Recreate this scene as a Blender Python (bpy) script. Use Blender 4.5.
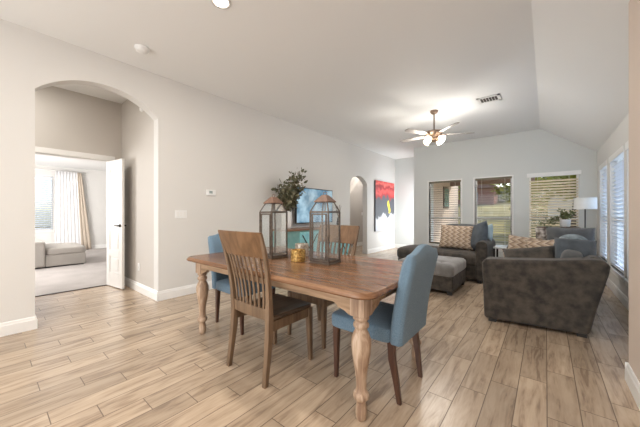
import bpy, bmesh, math, random
from mathutils import Vector, Matrix
random.seed(7)
PI = math.pi
for o in list(bpy.data.objects): bpy.data.objects.remove(o)
COL = bpy.context.scene.collection
SC = bpy.context.scene

# ---------------------------------------------------------------- camera
cd = bpy.data.cameras.new('camera'); cam = bpy.data.objects.new('camera', cd); COL.objects.link(cam)
cd.sensor_width = 36; cd.lens = 276.4/640*36; cd.clip_start = 0.02; cd.clip_end = 300
TH = math.atan(226/276.4)
cam.location = (0, 0, 1.18); cam.rotation_euler = (PI/2, 0, TH)
SC.camera = cam
SC.view_settings.view_transform = 'Standard'; SC.view_settings.look = 'None'
SC.view_settings.gamma = 1; SC.view_settings.use_curve_mapping = False
SC.view_settings.exposure = 0.1
SC.cycles.transparent_max_bounces = 32

# ---------------------------------------------------------------- sky, sun, large lights
W = bpy.data.worlds.new('sky'); SC.world = W; W.use_nodes = True
wn = W.node_tree.nodes; bg = wn['Background']
sky = wn.new('ShaderNodeTexSky'); sky.sky_type = 'NISHITA'; sky.sun_disc = False
sky.sun_elevation = math.radians(40); sky.sun_rotation = math.radians(30); sky.air_density = 1.0; sky.dust_density = 1.5
W.node_tree.links.new(sky.outputs[0], bg.inputs[0]); bg.inputs[1].default_value = 0.42

def light(name, kind, loc, energy, color=(1,1,1), **k):
    l = bpy.data.lights.new(name, kind); l.energy = energy; l.color = color
    o = bpy.data.objects.new(name, l); COL.objects.link(o); o.location = loc
    for a, b in k.items():
        if a == 'rot': o.rotation_euler = b
        elif a == 'aim': o.rotation_euler = (Vector(b)-Vector(loc)).to_track_quat('-Z', 'Y').to_euler()
        else: setattr(l, a, b)
    return o
sun_from = Vector((math.cos(math.radians(40))*math.sin(math.radians(30)), math.cos(math.radians(40))*math.cos(math.radians(30)), math.sin(math.radians(40))))
so = light('sun', 'SUN', (5, 20, 15), 3.6, (1, .93, .8), angle=math.radians(.8))
so.rotation_euler = sun_from.to_track_quat('Z', 'Y').to_euler()
# added fill lamp standing for daylight from behind the camera
light('rear_fill', 'AREA', (-1.8, -3.3, 1.25), 120, (.93, .97, 1), shape='RECTANGLE', size=3.6, size_y=2.1, rot=(PI/2, 0, 0))
# added fill lamps: blue sky panel outside right windows, entry and bedroom fills
light('side_sky_fill', 'AREA', (1.9, 5.6, 1.3), 60, (.36, .62, 1), shape='RECTANGLE', size=4.6, size_y=2.4, rot=(PI/2, 0, PI/2))
light('entry_daylight_fill', 'AREA', (-2.96, 8.45, 1.15), 30, (.93, .97, 1), shape='RECTANGLE', size=.9, size_y=2.0, rot=(PI/2, 0, PI/2))
light('bedroom_fill', 'AREA', (-8.6, -1.4, 1.5), 240, (1, .98, .96), shape='RECTANGLE', size=2.5, size_y=1.6, rot=(PI/2, 0, 0))

# ---------------------------------------------------------------- helpers
class MB:
    def __init__(s): s.bm = bmesh.new()
    def add(s, verts, faces):
        vs = [s.bm.verts.new(v) for v in verts]
        for f in faces:
            try: s.bm.faces.new([vs[i] for i in f])
            except ValueError: pass
        return vs
    def box(s, x0, x1, y0, y1, z0, z1, M=None):
        v = [(x, y, z) for z in (z0, z1) for y in (y0, y1) for x in (x0, x1)]
        if M: v = [M @ Vector(p) for p in v]
        s.add(v, [(0,2,3,1),(4,5,7,6),(0,1,5,4),(2,6,7,3),(0,4,6,2),(1,3,7,5)]); return s
    def loft(s, rings, close=True, cap=True):
        n = len(rings[0]); vs = []
        for r in rings: vs += [s.bm.verts.new(p) for p in r]
        for i in range(len(rings)-1):
            for j in range(n if close else n-1):
                a, b = i*n+j, i*n+(j+1) % n
                s.bm.faces.new([vs[a], vs[b], vs[b+n], vs[a+n]])
        if cap and close:
            s.bm.faces.new(list(reversed(vs[:n]))); s.bm.faces.new(vs[-n:])
        return s
    def lathe(s, prof, n=24, c=(0,0,0), cap=True, squash=1):
        s.loft([[(c[0]+r*math.cos(2*PI*j/n), c[1]+squash*r*math.sin(2*PI*j/n), c[2]+z) for j in range(n)] for r, z in prof], cap=cap); return s
    def tube(s, pts, rad, n=8):
        pts = [Vector(p) for p in pts]; rings = []
        if not isinstance(rad, (list, tuple)): rad = [rad]*len(pts)
        for i, p in enumerate(pts):
            t = (pts[min(i+1, len(pts)-1)]-pts[max(i-1, 0)]).normalized()
            u = t.cross(Vector((0, 0, 1)) if abs(t.z) < .95 else Vector((0, 1, 0))).normalized(); w = t.cross(u)
            rings.append([p+(u*math.cos(2*PI*j/n)+w*math.sin(2*PI*j/n))*rad[i] for j in range(n)])
        s.loft(rings); return s
    def bar(s, pts, wx, wy):           # square section bar through points (sections stay horizontal)
        rings = []
        if not isinstance(wx, (list, tuple)): wx = [wx]*len(pts)
        if not isinstance(wy, (list, tuple)): wy = [wy]*len(pts)
        for (x, y, z), a, b in zip(pts, wx, wy):
            rings.append([(x-a/2, y-b/2, z), (x+a/2, y-b/2, z), (x+a/2, y+b/2, z), (x-a/2, y+b/2, z)])
        s.loft(rings); return s
    def prism(s, poly, a0, a1, axis='y'):   # poly in the other two axes
        def P(p, a):
            if axis == 'y': return (p[0], a, p[1])
            if axis == 'x': return (a, p[0], p[1])
            return (p[0], p[1], a)
        s.loft([[P(p, a0) for p in poly], [P(p, a1) for p in poly]]); return s
    def build(s, name, mat, parent=None, bevel=0, seg=2, smooth=False, sub=0, disp=None, M=None):
        bmesh.ops.recalc_face_normals(s.bm, faces=s.bm.faces)
        if M: bmesh.ops.transform(s.bm, matrix=M, verts=s.bm.verts)
        me = bpy.data.meshes.new(name); s.bm.to_mesh(me); s.bm.free()
        o = bpy.data.objects.new(name, me); COL.objects.link(o); me.materials.append(mat)
        if parent: o.parent = parent
        if bevel:
            m = o.modifiers.new('bevel', 'BEVEL'); m.width = bevel; m.segments = seg; m.limit_method = 'ANGLE'; m.angle_limit = math.radians(35)
        if sub:
            m = o.modifiers.new('sub', 'SUBSURF'); m.levels = sub; m.render_levels = sub
        if disp:
            t = bpy.data.textures.new(name+'_t', 'CLOUDS'); t.noise_scale = disp[1]
            m = o.modifiers.new('disp', 'DISPLACE'); m.texture = t; m.strength = disp[0]; m.mid_level = .5; m.texture_coords = 'LOCAL'
        if smooth or sub:
            for p in me.polygons: p.use_smooth = True
        elif bevel:
            for p in me.polygons: p.use_smooth = True
            try:
                m = o.modifiers.new('wn', 'WEIGHTED_NORMAL'); m.keep_sharp = False; m.weight = 100
            except Exception: pass
        return o
def thing(name, label, cat, loc=(0,0,0), rz=0, group=None, kind=None):
    o = bpy.data.objects.new(name, None); COL.objects.link(o); o.empty_display_size = .1
    o.location = loc; o.rotation_euler = (0, 0, rz)
    return tag(o, label, cat, group, kind)
def tag(o, label, cat, group=None, kind=None):
    o['label'] = label; o['category'] = cat
    if group: o['group'] = group
    if kind: o['kind'] = kind
    return o
def struct(o, label=None):
    o['kind'] = 'structure'
    if label: o['label'] = label
    return o
def dup(root, loc, rz, label):
    def cp(o, par):
        c = o.copy(); COL.objects.link(c); c.parent = par
        for ch in list(o.children): cp(ch, c)
        return c
    r = cp(root, None); r.location = loc; r.rotation_euler = (0, 0, rz); r['label'] = label
    return r

def rounded_rect(x0, x1, y0, y1, r, n=6):
    out = []
    for cx, cy, a in ((x1-r, y1-r, 0), (x0+r, y1-r, 90), (x0+r, y0+r, 180), (x1-r, y0+r, 270)):
        for i in range(n+1):
            t = math.radians(a+90*i/n); out.append((cx+r*math.cos(t), cy+r*math.sin(t)))
    return out
def pillow_mb(w, h, t, n=16, pinch=.06, M=None, sag=0):    # lies in XZ, thickness along Y, centre at origin
    mb = MB(); top = {}; bot = {}
    for i in range(n+1):
        for j in range(n+1):
            u, v = 2*i/n-1, 2*j/n-1
            th = t/2*((max(0, 1-u**4))**.55)*((max(0, 1-v**4))**.55)
            th *= 1-.06*math.sin(5*u+2*v)
            k = 1-pinch*(1-abs(v)**2)*abs(u)**3; k2 = 1-pinch*(1-abs(u)**2)*abs(v)**3
            x = u*w/2*k; z = v*h/2*k2 - sag*(1-u*u)*(v+1)/2
            top[i, j] = mb.bm.verts.new((x, th, z))
            bot[i, j] = top[i, j] if (i in (0, n) or j in (0, n)) else mb.bm.verts.new((x, -th, z))
    for i in range(n):
        for j in range(n):
            mb.bm.faces.new([top[i,j], top[i+1,j], top[i+1,j+1], top[i,j+1]])
            f = [bot[i,j], bot[i,j+1], bot[i+1,j+1], bot[i+1,j]]
            mb.bm.faces.new(f)
    if M: bmesh.ops.transform(mb.bm, matrix=M, verts=mb.bm.verts)
    return mb
def soft_box(x0, x1, y0, y1, z0, z1, n=8, crown=.02, tufts=(), M=None):   # gridded box with crowned top
    mb = MB(); bm = mb.bm
    xs = [x0+(x1-x0)*i/n for i in range(n+1)]; ys = [y0+(y1-y0)*i/n for i in range(n+1)]
    bmesh.ops.create_cube(bm, size=1)
    bmesh.ops.subdivide_edges(bm, edges=bm.edges[:], cuts=n, use_grid_fill=True)
    rr = min((x1-x0), (y1-y0), (z1-z0))*.32
    c = Vector(((x0+x1)/2, (y0+y1)/2, (z0+z1)/2)); hx, hy, hz = (x1-x0)/2, (y1-y0)/2, (z1-z0)/2
    for v in bm.verts:
        p = Vector((v.co.x*2*hx, v.co.y*2*hy, v.co.z*2*hz))
        q = Vector((max(-hx+rr, min(hx-rr, p.x)), max(-hy+rr, min(hy-rr, p.y)), max(-hz+rr, min(hz-rr, p.z))))
        d = p-q
        if d.length > 1e-6: p = q+d.normalized()*min(d.length, rr) if d.length > rr else p
        u, w = p.x/hx, p.y/hy
        if p.z > 0: p.z += crown*(1-u*u)*(1-w*w)*(p.z/hz)
        for tx, ty, dep, rad in tufts:
            if p.z > 0:
                dd = ((p.x+c.x-tx)**2+(p.y+c.y-ty)**2)/(rad*rad)
                p.z -= dep*math.exp(-dd)
        v.co = p+c
    if M: bmesh.ops.transform(bm, matrix=M, verts=bm.verts)
    return mb

# ---------------------------------------------------------------- materials
def mat(name, col, rough=.6, metal=0, spec=.5, sheen=0, bump=None, var=None, coat=0, emit=None, scale=None):
    m = bpy.data.materials.new(name); m.use_nodes = True; nt = m.node_tree; N = nt.nodes; L = nt.links
    b = N['Principled BSDF']; b.inputs['Base Color'].default_value = (*col, 1); b.inputs['Roughness'].default_value = rough
    b.inputs['Metallic'].default_value = metal; b.inputs['Specular IOR Level'].default_value = spec
    b.inputs['Sheen Weight'].default_value = sheen; b.inputs['Coat Weight'].default_value = coat
    tc = N.new('ShaderNodeTexCoord')
    if var:   # (other colour, scale, detail, (stretch))
        mp = N.new('ShaderNodeMapping'); L.new(tc.outputs['Object'], mp.inputs[0])
        mp.inputs['Scale'].default_value = var[3] if len(var) > 3 else (1, 1, 1)
        nz = N.new('ShaderNodeTexNoise'); nz.inputs['Scale'].default_value = var[1]; nz.inputs['Detail'].default_value = var[2]
        L.new(mp.outputs[0], nz.inputs['Vector'])
        r = N.new('ShaderNodeValToRGB'); r.color_ramp.elements[0].position = .35; r.color_ramp.elements[1].position = .65
        r.color_ramp.elements[0].color = (*col, 1); r.color_ramp.elements[1].color = (*var[0], 1)
        L.new(nz.outputs['Fac'], r.inputs[0]); L.new(r.outputs[0], b.inputs['Base Color'])
    if bump:  # (scale, strength)
        nb = N.new('ShaderNodeTexNoise'); nb.inputs['Scale'].default_value = bump[0]; nb.inputs['Detail'].default_value = 4
        L.new(tc.outputs['Object'], nb.inputs['Vector'])
        bp = N.new('ShaderNodeBump'); bp.inputs['Strength'].default_value = bump[1]; bp.inputs['Distance'].default_value = .01
        L.new(nb.outputs['Fac'], bp.inputs['Height']); L.new(bp.outputs[0], b.inputs['Normal'])
    if emit: b.inputs['Emission Color'].default_value = (*emit[0], 1); b.inputs['Emission Strength'].default_value = emit[1]
    return m
M = {}
M['wall'] = mat('wall_paint', (.71, .695, .67), .75, bump=(90, .08))
M['wall_far'] = mat('wall_paint_grey', (.645, .66, .645), .75, bump=(90, .08))
M['wall_beige'] = mat('wall_paint_beige', (.66, .55, .47), .75, bump=(90, .08))
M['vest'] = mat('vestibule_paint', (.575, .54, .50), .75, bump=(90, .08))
M['ceil'] = mat('ceiling_paint', (.86, .86, .85), .85, bump=(120, .1))
M['white'] = mat('white_trim_paint', (.83, .82, .80), .35)
M['plastic'] = mat('white_plastic', (.85, .85, .84), .4)
M['carpet'] = mat('carpet', (.46, .42, .40), .95, bump=(250, .5), var=((.40, .365, .345), 3, 5))
M['slat'] = mat('blind_slat', (.80, .77, .70), .5)
M['slat_backlit_tone'] = mat('blind_slat_backlit_tone', (.20, .165, .105), .5)  # tan slats darkened in colour to look backlit
M['slat_sunlit_tone'] = mat('blind_slat_sunlit_tone', (.72, .64, .50), .5)  # tan slats lightened in colour to look sunlit
M['slat_sky_tint'] = mat('blind_slat_sky_tint', (.82, .86, .92), .45)  # white slats with the sky's blue put into the colour
M['fab_blue'] = mat('blue_linen', (.11, .185, .26), .9, sheen=.12, bump=(350, .45), var=((.165, .255, .34), 160, 4))
M['dark_leg'] = mat('dark_walnut', (.07, .032, .022), .35, var=((.10, .048, .03), 6, 4, (8, 8, 1)))
M['sofa'] = mat('taupe_microfibre', (.026, .023, .020), .8, sheen=.1, bump=(60, .3), var=((.082, .067, .053), 12, 10))
M['sofa_grey'] = mat('grey_microfibre', (.07, .073, .077), .85, sheen=.15, bump=(60, .2), var=((.11, .113, .115), 9, 6))
M['sofa_blue'] = mat('slate_blue_cushion', (.05, .062, .075), .85, sheen=.15, bump=(60, .2), var=((.085, .10, .12), 9, 6))
M['black'] = mat('black_feet', (.015, .014, .013), .5)
M['lamp_shade'] = mat('white_linen_shade', (.86, .86, .84), .8)
M['bronze'] = mat('aged_bronze', (.10, .078, .062), .4, metal=.4, var=((.17, .13, .10), 30, 4))
M['copper'] = mat('copper_cap', (.13, .07, .045), .6, metal=0, var=((.19, .105, .07), 30, 4))
M['nickel'] = mat('brushed_bronze', (.28, .20, .15), .35, metal=.8)
M['fanblade'] = mat('fan_blade', (.30, .27, .25), .35)
M['teal'] = mat('distressed_teal_paint', (.17, .36, .34), .5, var=((.24, .42, .40), 14, 6))
M['aqua'] = mat('aqua_paint', (.25, .60, .66), .4, var=((.36, .70, .74), 14, 6))
M['toffee'] = mat('console_top_wood', (.22, .11, .06), .4, var=((.30, .16, .09), 5, 5, (8, 1, 8)))
M['vase'] = mat('white_ceramic', (.78, .77, .76), .3)
M['leaf'] = mat('eucalyptus_leaf', (.085, .10, .055), .6, var=((.22, .19, .11), 16, 3))
M['leaf_brown'] = mat('brown_stems', (.14, .085, .045), .7)
M['leaf_dark'] = mat('olive_leaf', (.09, .12, .05), .6, var=((.18, .19, .07), 20, 3))
M['tv_black'] = mat('black_bezel', (.03, .03, .033), .3)
M['metal_dark'] = mat('dark_handle', (.05, .045, .04), .3, metal=.9)
M['chaise'] = mat('oat_fabric', (.42, .39, .36), .95, bump=(200, .3))
M['curtain'] = mat('white_sheer', (.80, .79, .80), .85)
M['curtain_tan'] = mat('tan_drape', (.52, .44, .36), .85)
M['pink_throw'] = mat('dusty_throw', (.30, .25, .24), .9)

def glass(name, tint=(1,1,1), rough=.0, refl=1.0, dust=0):
    m = bpy.data.materials.new(name); m.use_nodes = True; nt = m.node_tree; N = nt.nodes; L = nt.links
    for n in list(N): N.remove(n)
    out = N.new('ShaderNodeOutputMaterial'); mx = N.new('ShaderNodeMixShader'); t = N.new('ShaderNodeBsdfTransparent'); g = N.new('ShaderNodeBsdfGlossy')
    fr = N.new('ShaderNodeFresnel'); fr.inputs[0].default_value = 1.45; mu = N.new('ShaderNodeMath'); mu.operation = 'MULTIPLY'; mu.inputs[1].default_value = refl
    t.inputs[0].default_value = (*tint, 1); g.inputs['Roughness'].default_value = rough
    L.new(fr.outputs[0], mu.inputs[0]); L.new(mu.outputs[0], mx.inputs[0]); L.new(t.outputs[0], mx.inputs[1]); L.new(g.outputs[0], mx.inputs[2]); L.new(mx.outputs[0], out.inputs[0])
    if dust:
        d = N.new('ShaderNodeBsdfDiffuse'); d.inputs[0].default_value = (.8, .83, .84, 1); m2 = N.new('ShaderNodeMixShader'); m2.inputs[0].default_value = dust
        L.new(mx.outputs[0], m2.inputs[1]); L.new(d.outputs[0], m2.inputs[2]); L.new(m2.outputs[0], out.inputs[0])
    return m
M['glass'] = glass('window_glass', (.97, .98, .98), 0, .3)
M['lantern_glass'] = glass('lantern_glass', (.95, .98, .985), .02, .8, .11)

def floor_mat():
    m = bpy.data.materials.new('wood_look_tile'); m.use_nodes = True; nt = m.node_tree; N = nt.nodes; L = nt.links; b = N['Principled BSDF']
    tc = N.new('ShaderNodeTexCoord'); sp = N.new('ShaderNodeSeparateXYZ'); L.new(tc.outputs['Object'], sp.inputs[0])
    def mt(op, a, b_=None, c=None):
        n = N.new('ShaderNodeMath'); n.operation = op
        for i, x in enumerate((a, b_, c)):
            if x is None: continue
            if isinstance(x, (int, float)): n.inputs[i].default_value = x
            else: L.new(x, n.inputs[i])
        return n.outputs[0]
    PW, PL = .1535, .61
    cx = mt('DIVIDE', mt('SUBTRACT', sp.outputs[0], .005), PW); ci = mt('FLOOR', cx); fx = mt('SUBTRACT', cx, ci)
    off = mt('MULTIPLY', mt('FLOORED_MODULO', ci, 3), PL/3)
    cy = mt('DIVIDE', mt('SUBTRACT', mt('SUBTRACT', sp.outputs[1], .245), off), PL); ri = mt('FLOOR', cy); fy = mt('SUBTRACT', cy, ri)
    ex = mt('MULTIPLY', mt('MINIMUM', fx, mt('SUBTRACT', 1, fx)), PW)
    ey = mt('MULTIPLY', mt('MINIMUM', fy, mt('SUBTRACT', 1, fy)), PL)
    e = mt('MINIMUM', ex, ey)
    g = N.new('ShaderNodeMapRange'); g.inputs['From Min'].default_value = .0014; g.inputs['From Max'].default_value = .0034; L.new(e, g.inputs[0])
    cb = N.new('ShaderNodeCombineXYZ'); L.new(ci, cb.inputs[0]); L.new(ri, cb.inputs[1])
    wn_ = N.new('ShaderNodeTexWhiteNoise'); wn_.noise_dimensions = '3D'; L.new(cb.outputs[0], wn_.inputs['Vector'])
    # grain: stretched noise shifted per plank
    cb2 = N.new('ShaderNodeCombineXYZ')
    L.new(mt('ADD', mt('MULTIPLY', sp.outputs[0], 11), mt('MULTIPLY', wn_.outputs['Value'], 37)), cb2.inputs[0])
    L.new(mt('ADD', mt('MULTIPLY', sp.outputs[1], 1.3), mt('MULTIPLY', wn_.outputs['Value'], 91)), cb2.inputs[1])
    nz = N.new('ShaderNodeTexNoise'); nz.inputs['Scale'].default_value = 1.6; nz.inputs['Detail'].default_value = 6; nz.inputs['Distortion'].default_value = 1.1
    L.new(cb2.outputs[0], nz.inputs['Vector'])
    wv = N.new('ShaderNodeTexNoise'); wv.inputs['Scale'].default_value = 9; wv.inputs['Detail'].default_value = 3
    L.new(cb2.outputs[0], wv.inputs['Vector'])
    r = N.new('ShaderNodeValToRGB'); L.new(mt('ADD', mt('MULTIPLY', nz.outputs['Fac'], .78), mt('MULTIPLY', wv.outputs['Fac'], .22)), r.inputs[0])
    r.color_ramp.elements[0].position = .36; r.color_ramp.elements[0].color = (.29, .205, .14, 1)
    r.color_ramp.elements[1].position = .62; r.color_ramp.elements[1].color = (.53, .405, .285, 1)
    el = r.color_ramp.elements.new(.48); el.color = (.45, .335, .23, 1)
    hs = N.new('ShaderNodeHueSaturation'); L.new(r.outputs[0], hs.inputs['Color'])
    L.new(mt('ADD', .86, mt('MULTIPLY', wn_.outputs['Value'], .26)), hs.inputs['Value']); hs.inputs['Saturation'].default_value = .92
    mx = N.new('ShaderNodeMix'); mx.data_type = 'RGBA'; L.new(g.outputs[0], mx.inputs[0]); mx.inputs[6].default_value = (.17, .125, .09, 1); L.new(hs.outputs[0], mx.inputs[7])
    L.new(mx.outputs[2], b.inputs['Base Color'])
    b.inputs['Roughness'].default_value = .27; b.inputs['Specular IOR Level'].default_value = .5
    bp = N.new('ShaderNodeBump'); bp.inputs['Strength'].default_value = .35; bp.inputs['Distance'].default_value = .003
    L.new(mt('ADD', g.outputs[0], mt('MULTIPLY', nz.outputs['Fac'], .2)), bp.inputs['Height']); L.new(bp.outputs[0], b.inputs['Normal'])
    return m
M['floor'] = floor_mat()

def wood(name, c0, c1, c2, axis, rough=.4, sc=1.0, coat=0, planks=None):
    m = bpy.data.materials.new(name); m.use_nodes = True; nt = m.node_tree; N = nt.nodes; L = nt.links; b = N['Principled BSDF']
    tc = N.new('ShaderNodeTexCoord'); mp = N.new('ShaderNodeMapping'); L.new(tc.outputs['Object'], mp.inputs[0])
    s = [9*sc, 9*sc, 9*sc]; s[axis] = .9*sc; mp.inputs['Scale'].default_value = s
    nz = N.new('ShaderNodeTexNoise'); nz.inputs['Scale'].default_value = 2.5; nz.inputs['Detail'].default_value = 7; nz.inputs['Distortion'].default_value = .8
    L.new(mp.outputs[0], nz.inputs['Vector'])
    r = N.new('ShaderNodeValToRGB'); L.new(nz.outputs['Fac'], r.inputs[0])
    r.color_ramp.elements[0].position = .32; r.color_ramp.elements[0].color = (*c0, 1)
    r.color_ramp.elements[1].position = .68; r.color_ramp.elements[1].color = (*c2, 1)
    e = r.color_ramp.elements.new(.5); e.color = (*c1, 1)
    if planks:   # board seams: (axis index across, width)
        sp = N.new('ShaderNodeSeparateXYZ'); L.new(tc.outputs['Object'], sp.inputs[0])
        d = N.new('ShaderNodeMath'); d.operation = 'DIVIDE'; L.new(sp.outputs[planks[0]], d.inputs[0]); d.inputs[1].default_value = planks[1]
        fl = N.new('ShaderNodeMath'); fl.operation = 'FLOOR'; L.new(d.outputs[0], fl.inputs[0])
        w = N.new('ShaderNodeTexWhiteNoise'); w.noise_dimensions = '1D'; L.new(fl.outputs[0], w.inputs['W'])
        k = N.new('ShaderNodeMath'); k.operation = 'MULTIPLY_ADD'; L.new(w.outputs['Value'], k.inputs[0]); k.inputs[1].default_value = .35; k.inputs[2].default_value = .82
        h = N.new('ShaderNodeHueSaturation'); L.new(r.outputs[0], h.inputs['Color']); L.new(k.outputs[0], h.inputs['Value']); L.new(h.outputs[0], b.inputs['Base Color'])
    else: L.new(r.outputs[0], b.inputs['Base Color'])
    b.inputs['Roughness'].default_value = rough; b.inputs['Coat Weight'].default_value = coat
    bp = N.new('ShaderNodeBump'); bp.inputs['Strength'].default_value = .15; bp.inputs['Distance'].default_value = .002
    L.new(nz.outputs['Fac'], bp.inputs['Height']); L.new(bp.outputs[0], b.inputs['Normal'])
    return m
M['table_top'] = wood('table_top_wood', (.13, .056, .024), (.21, .10, .047), (.29, .155, .08), 0, .27, planks=(1, .14))
M['table_apron'] = wood('limed_apron_wood', (.21, .13, .072), (.34, .22, .13), (.45, .31, .20), 0, .5, 1.4)
M['table_leg'] = wood('limed_leg_wood', (.25, .155, .10), (.43, .30, .205), (.58, .45, .34), 2, .5, 1.6)
M['chair_wood'] = wood('chair_wood', (.12, .074, .043), (.175, .112, .067), (.23, .152, .095), 2, .42)
M['chair_crest'] = wood('chair_crest_wood', (.125, .064, .028), (.175, .092, .042), (.235, .13, .065), 2, .36)
M['chair_seat'] = wood('chair_seat_wood', (.075, .05, .035), (.115, .078, .054), (.16, .112, .08), 1, .3)

def chevron():
    m = bpy.data.materials.new('chevron_fabric'); m.use_nodes = True; nt = m.node_tree; N = nt.nodes; L = nt.links; b = N['Principled BSDF']
    tc = N.new('ShaderNodeTexCoord'); sp = N.new('ShaderNodeSeparateXYZ'); L.new(tc.outputs['Object'], sp.inputs[0])
    def mt(op, a, b_=None, c=None):
        n = N.new('ShaderNodeMath'); n.operation = op
        for i, x in enumerate((a, b_, c)):
            if x is None: continue
            if isinstance(x, (int, float)): n.inputs[i].default_value = x
            else: L.new(x, n.inputs[i])
        return n.outputs[0]
    z = mt('PINGPONG', mt('MULTIPLY', sp.outputs[2], 13), .5)
    s = mt('FRACT', mt('ADD', mt('MULTIPLY', sp.outputs[0], 10), mt('MULTIPLY', z, 1.3)))
    r = N.new('ShaderNodeValToRGB'); L.new(s, r.inputs[0]); r.color_ramp.interpolation = 'CONSTANT'
    r.color_ramp.elements[0].position = 0; r.color_ramp.elements[0].color = (.44, .33, .235, 1)
    r.color_ramp.elements[1].position = .36; r.color_ramp.elements[1].color = (.56, .46, .36, 1)
    e = r.color_ramp.elements.new(.68); e.color = (.27, .19, .14, 1)
    L.new(r.outputs[0], b.inputs['Base Color']); b.inputs['Roughness'].default_value = .9
    return m
M['chevron'] = chevron()

def gold_mosaic(name, c0, c1, metal=.8):
    m = bpy.data.materials.new(name); m.use_nodes = True; nt = m.node_tree; N = nt.nodes; L = nt.links; b = N['Principled BSDF']
    tc = N.new('ShaderNodeTexCoord'); v = N.new('ShaderNodeTexVoronoi'); v.inputs['Scale'].default_value = 75; L.new(tc.outputs['Object'], v.inputs['Vector'])
    r = N.new('ShaderNodeValToRGB'); L.new(v.outputs['Color'], r.inputs[0]); r.color_ramp.elements[0].color = (*c0, 1); r.color_ramp.elements[1].color = (*c1, 1)
    L.new(r.outputs[0], b.inputs['Base Color']); b.inputs['Metallic'].default_value = metal; b.inputs['Roughness'].default_value = .28
    bp = N.new('ShaderNodeBump'); bp.inputs['Strength'].default_value = .6; bp.inputs['Distance'].default_value = .003; L.new(v.outputs['Distance'], bp.inputs['Height']); L.new(bp.outputs[0], b.inputs['Normal'])
    return m
M['gold'] = gold_mosaic('gold_mosaic_glass', (.25, .11, .01), (1.0, .72, .28), .6)
M['silver'] = gold_mosaic('pearl_mosaic_glass', (.35, .30, .24), (.85, .80, .72), .5)

def painting():
    m = bpy.data.materials.new('abstract_painting'); m.use_nodes = True; nt = m.node_tree; N = nt.nodes; L = nt.links; b = N['Principled BSDF']
    tc = N.new('ShaderNodeTexCoord'); sp = N.new('ShaderNodeSeparateXYZ'); L.new(tc.outputs['Object'], sp.inputs[0])
    nz = N.new('ShaderNodeTexNoise'); nz.inputs['Scale'].default_value = 4; nz.inputs['Detail'].default_value = 8; L.new(tc.outputs['Object'], nz.inputs['Vector'])
    def mt(op, a, b_=None):
        n = N.new('ShaderNodeMath'); n.operation = op
        for i, x in enumerate((a, b_)):
            if x is None: continue
            if isinstance(x, (int, float)): n.inputs[i].default_value = x
            else: L.new(x, n.inputs[i])
        return n.outputs[0]
    zz = mt('ADD', sp.outputs[2], mt('MULTIPLY', mt('SUBTRACT', nz.outputs['Fac'], .5), .55))
    r = N.new('ShaderNodeValToRGB'); r.color_ramp.interpolation = 'LINEAR'
    L.new(mt('ADD', mt('DIVIDE', zz, 1.56), .5), r.inputs[0])
    els = r.color_ramp.elements
    els[0].position = 0; els[0].color = (.62, .64, .70, 1); els[1].position = .27; els[1].color = (.72, .74, .78, 1)
    for p, c in ((.33, (.10, .11, .13)), (.66, (.085, .09, .11)), (.70, (.42, .03, .035)), (.80, (.75, .10, .09)), (.87, (.30, .02, .03)), (.93, (.85, .16, .13)), (1, (.6, .06, .06))):
        e = els.new(p); e.color = (*c, 1)
    # yellow upright brush mark
    d = mt('ADD', mt('POWER', mt('DIVIDE', mt('ADD', sp.outputs[1], mt('ADD', -.24, mt('MULTIPLY', mt('SUBTRACT', nz.outputs['Fac'], .5), .35))), .085), 2), mt('POWER', mt('DIVIDE', mt('ADD', sp.outputs[2], .02), .21), 2))
    ms = mt('LESS_THAN', d, 1)
    mx = N.new('ShaderNodeMix'); mx.data_type = 'RGBA'; L.new(ms, mx.inputs[0]); L.new(r.outputs[0], mx.inputs[6]); mx.inputs[7].default_value = (.85, .68, .05, 1)
    L.new(mx.outputs[2], b.inputs['Base Color']); b.inputs['Roughness'].default_value = .5
    return m

# ---------------------------------------------------------------- structure
def slab(name, mats, boxes, bevel=0, label=None):
    mb = MB()
    for b in boxes: mb.box(*b)
    return struct(mb.build(name, mats, bevel=bevel), label)
def wall(name, material, axis, p0, p1, a0, a1, z0, z1, openings):
    """openings: (a0,a1,z0,z1,arch) ; arch = list of (a,z) describing the head"""
    mb = MB()
    def bx(s0, s1, q0, q1):
        if s1-s0 < 1e-4 or q1-q0 < 1e-4: return
        if axis == 'x': mb.box(p0, p1, s0, s1, q0, q1)
        else: mb.box(s0, s1, p0, p1, q0, q1)
    cur = a0
    for (o0, o1, q0, q1, arch) in sorted(openings, key=lambda t: t[0]):
        bx(cur, o0, z0, z1); bx(o0, o1, z0, q0)
        if not arch: bx(o0, o1, q1, z1)
        else:
            ax = 'x' if axis == 'x' else 'y'
            for (s, zs), (t, zt) in zip(arch[:-1], arch[1:]):
                mb.prism([(s, zs), (t, zt), (t, z1), (s, z1)], p0, p1, ax)
        cur = o1
    bx(cur, a1, z0, z1)
    return struct(mb.build(name, material))
def arch_pts(a0, a1, zs, rise, n=28, power=2.0):
    c = (a0+a1)/2; h = (a1-a0)/2
    R = (h*h+rise*rise)/(2*rise)
    return [(a0+(a1-a0)*i/n, zs+rise-R+math.sqrt(max(0, R*R-(a0+(a1-a0)*i/n-c)**2))) for i in range(n+1)]
CH = 3.05
A1 = (.344, 1.505, 2.462, .245); A2 = (6.21, 7.13, 2.03, .20)
slab('floor', M['floor'], [(-5.6, 2.6, -3.6, 9.2, -.1, 0)])
slab('floor_bedroom', M['carpet'], [(-11.9, -5.6, -1.8, 5.0, -.1, .006)])
slab('ceiling', M['ceil'], [(-7.0, -.1, -3.6, 9.2, CH, CH+.15)])
mb = MB(); mb.prism([(-.1, CH), (.96, CH-.71*1.06), (.96, CH-.71*1.06+.2), (-.1, CH+.15)], -3.6, 7.96, 'y'); struct(mb.build('ceiling_slope', M['ceil']))
slab('ceiling_bedroom', M['ceil'], [(-11.9, -5.72, -1.8, 5.0, 2.62, 2.75)])
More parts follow.
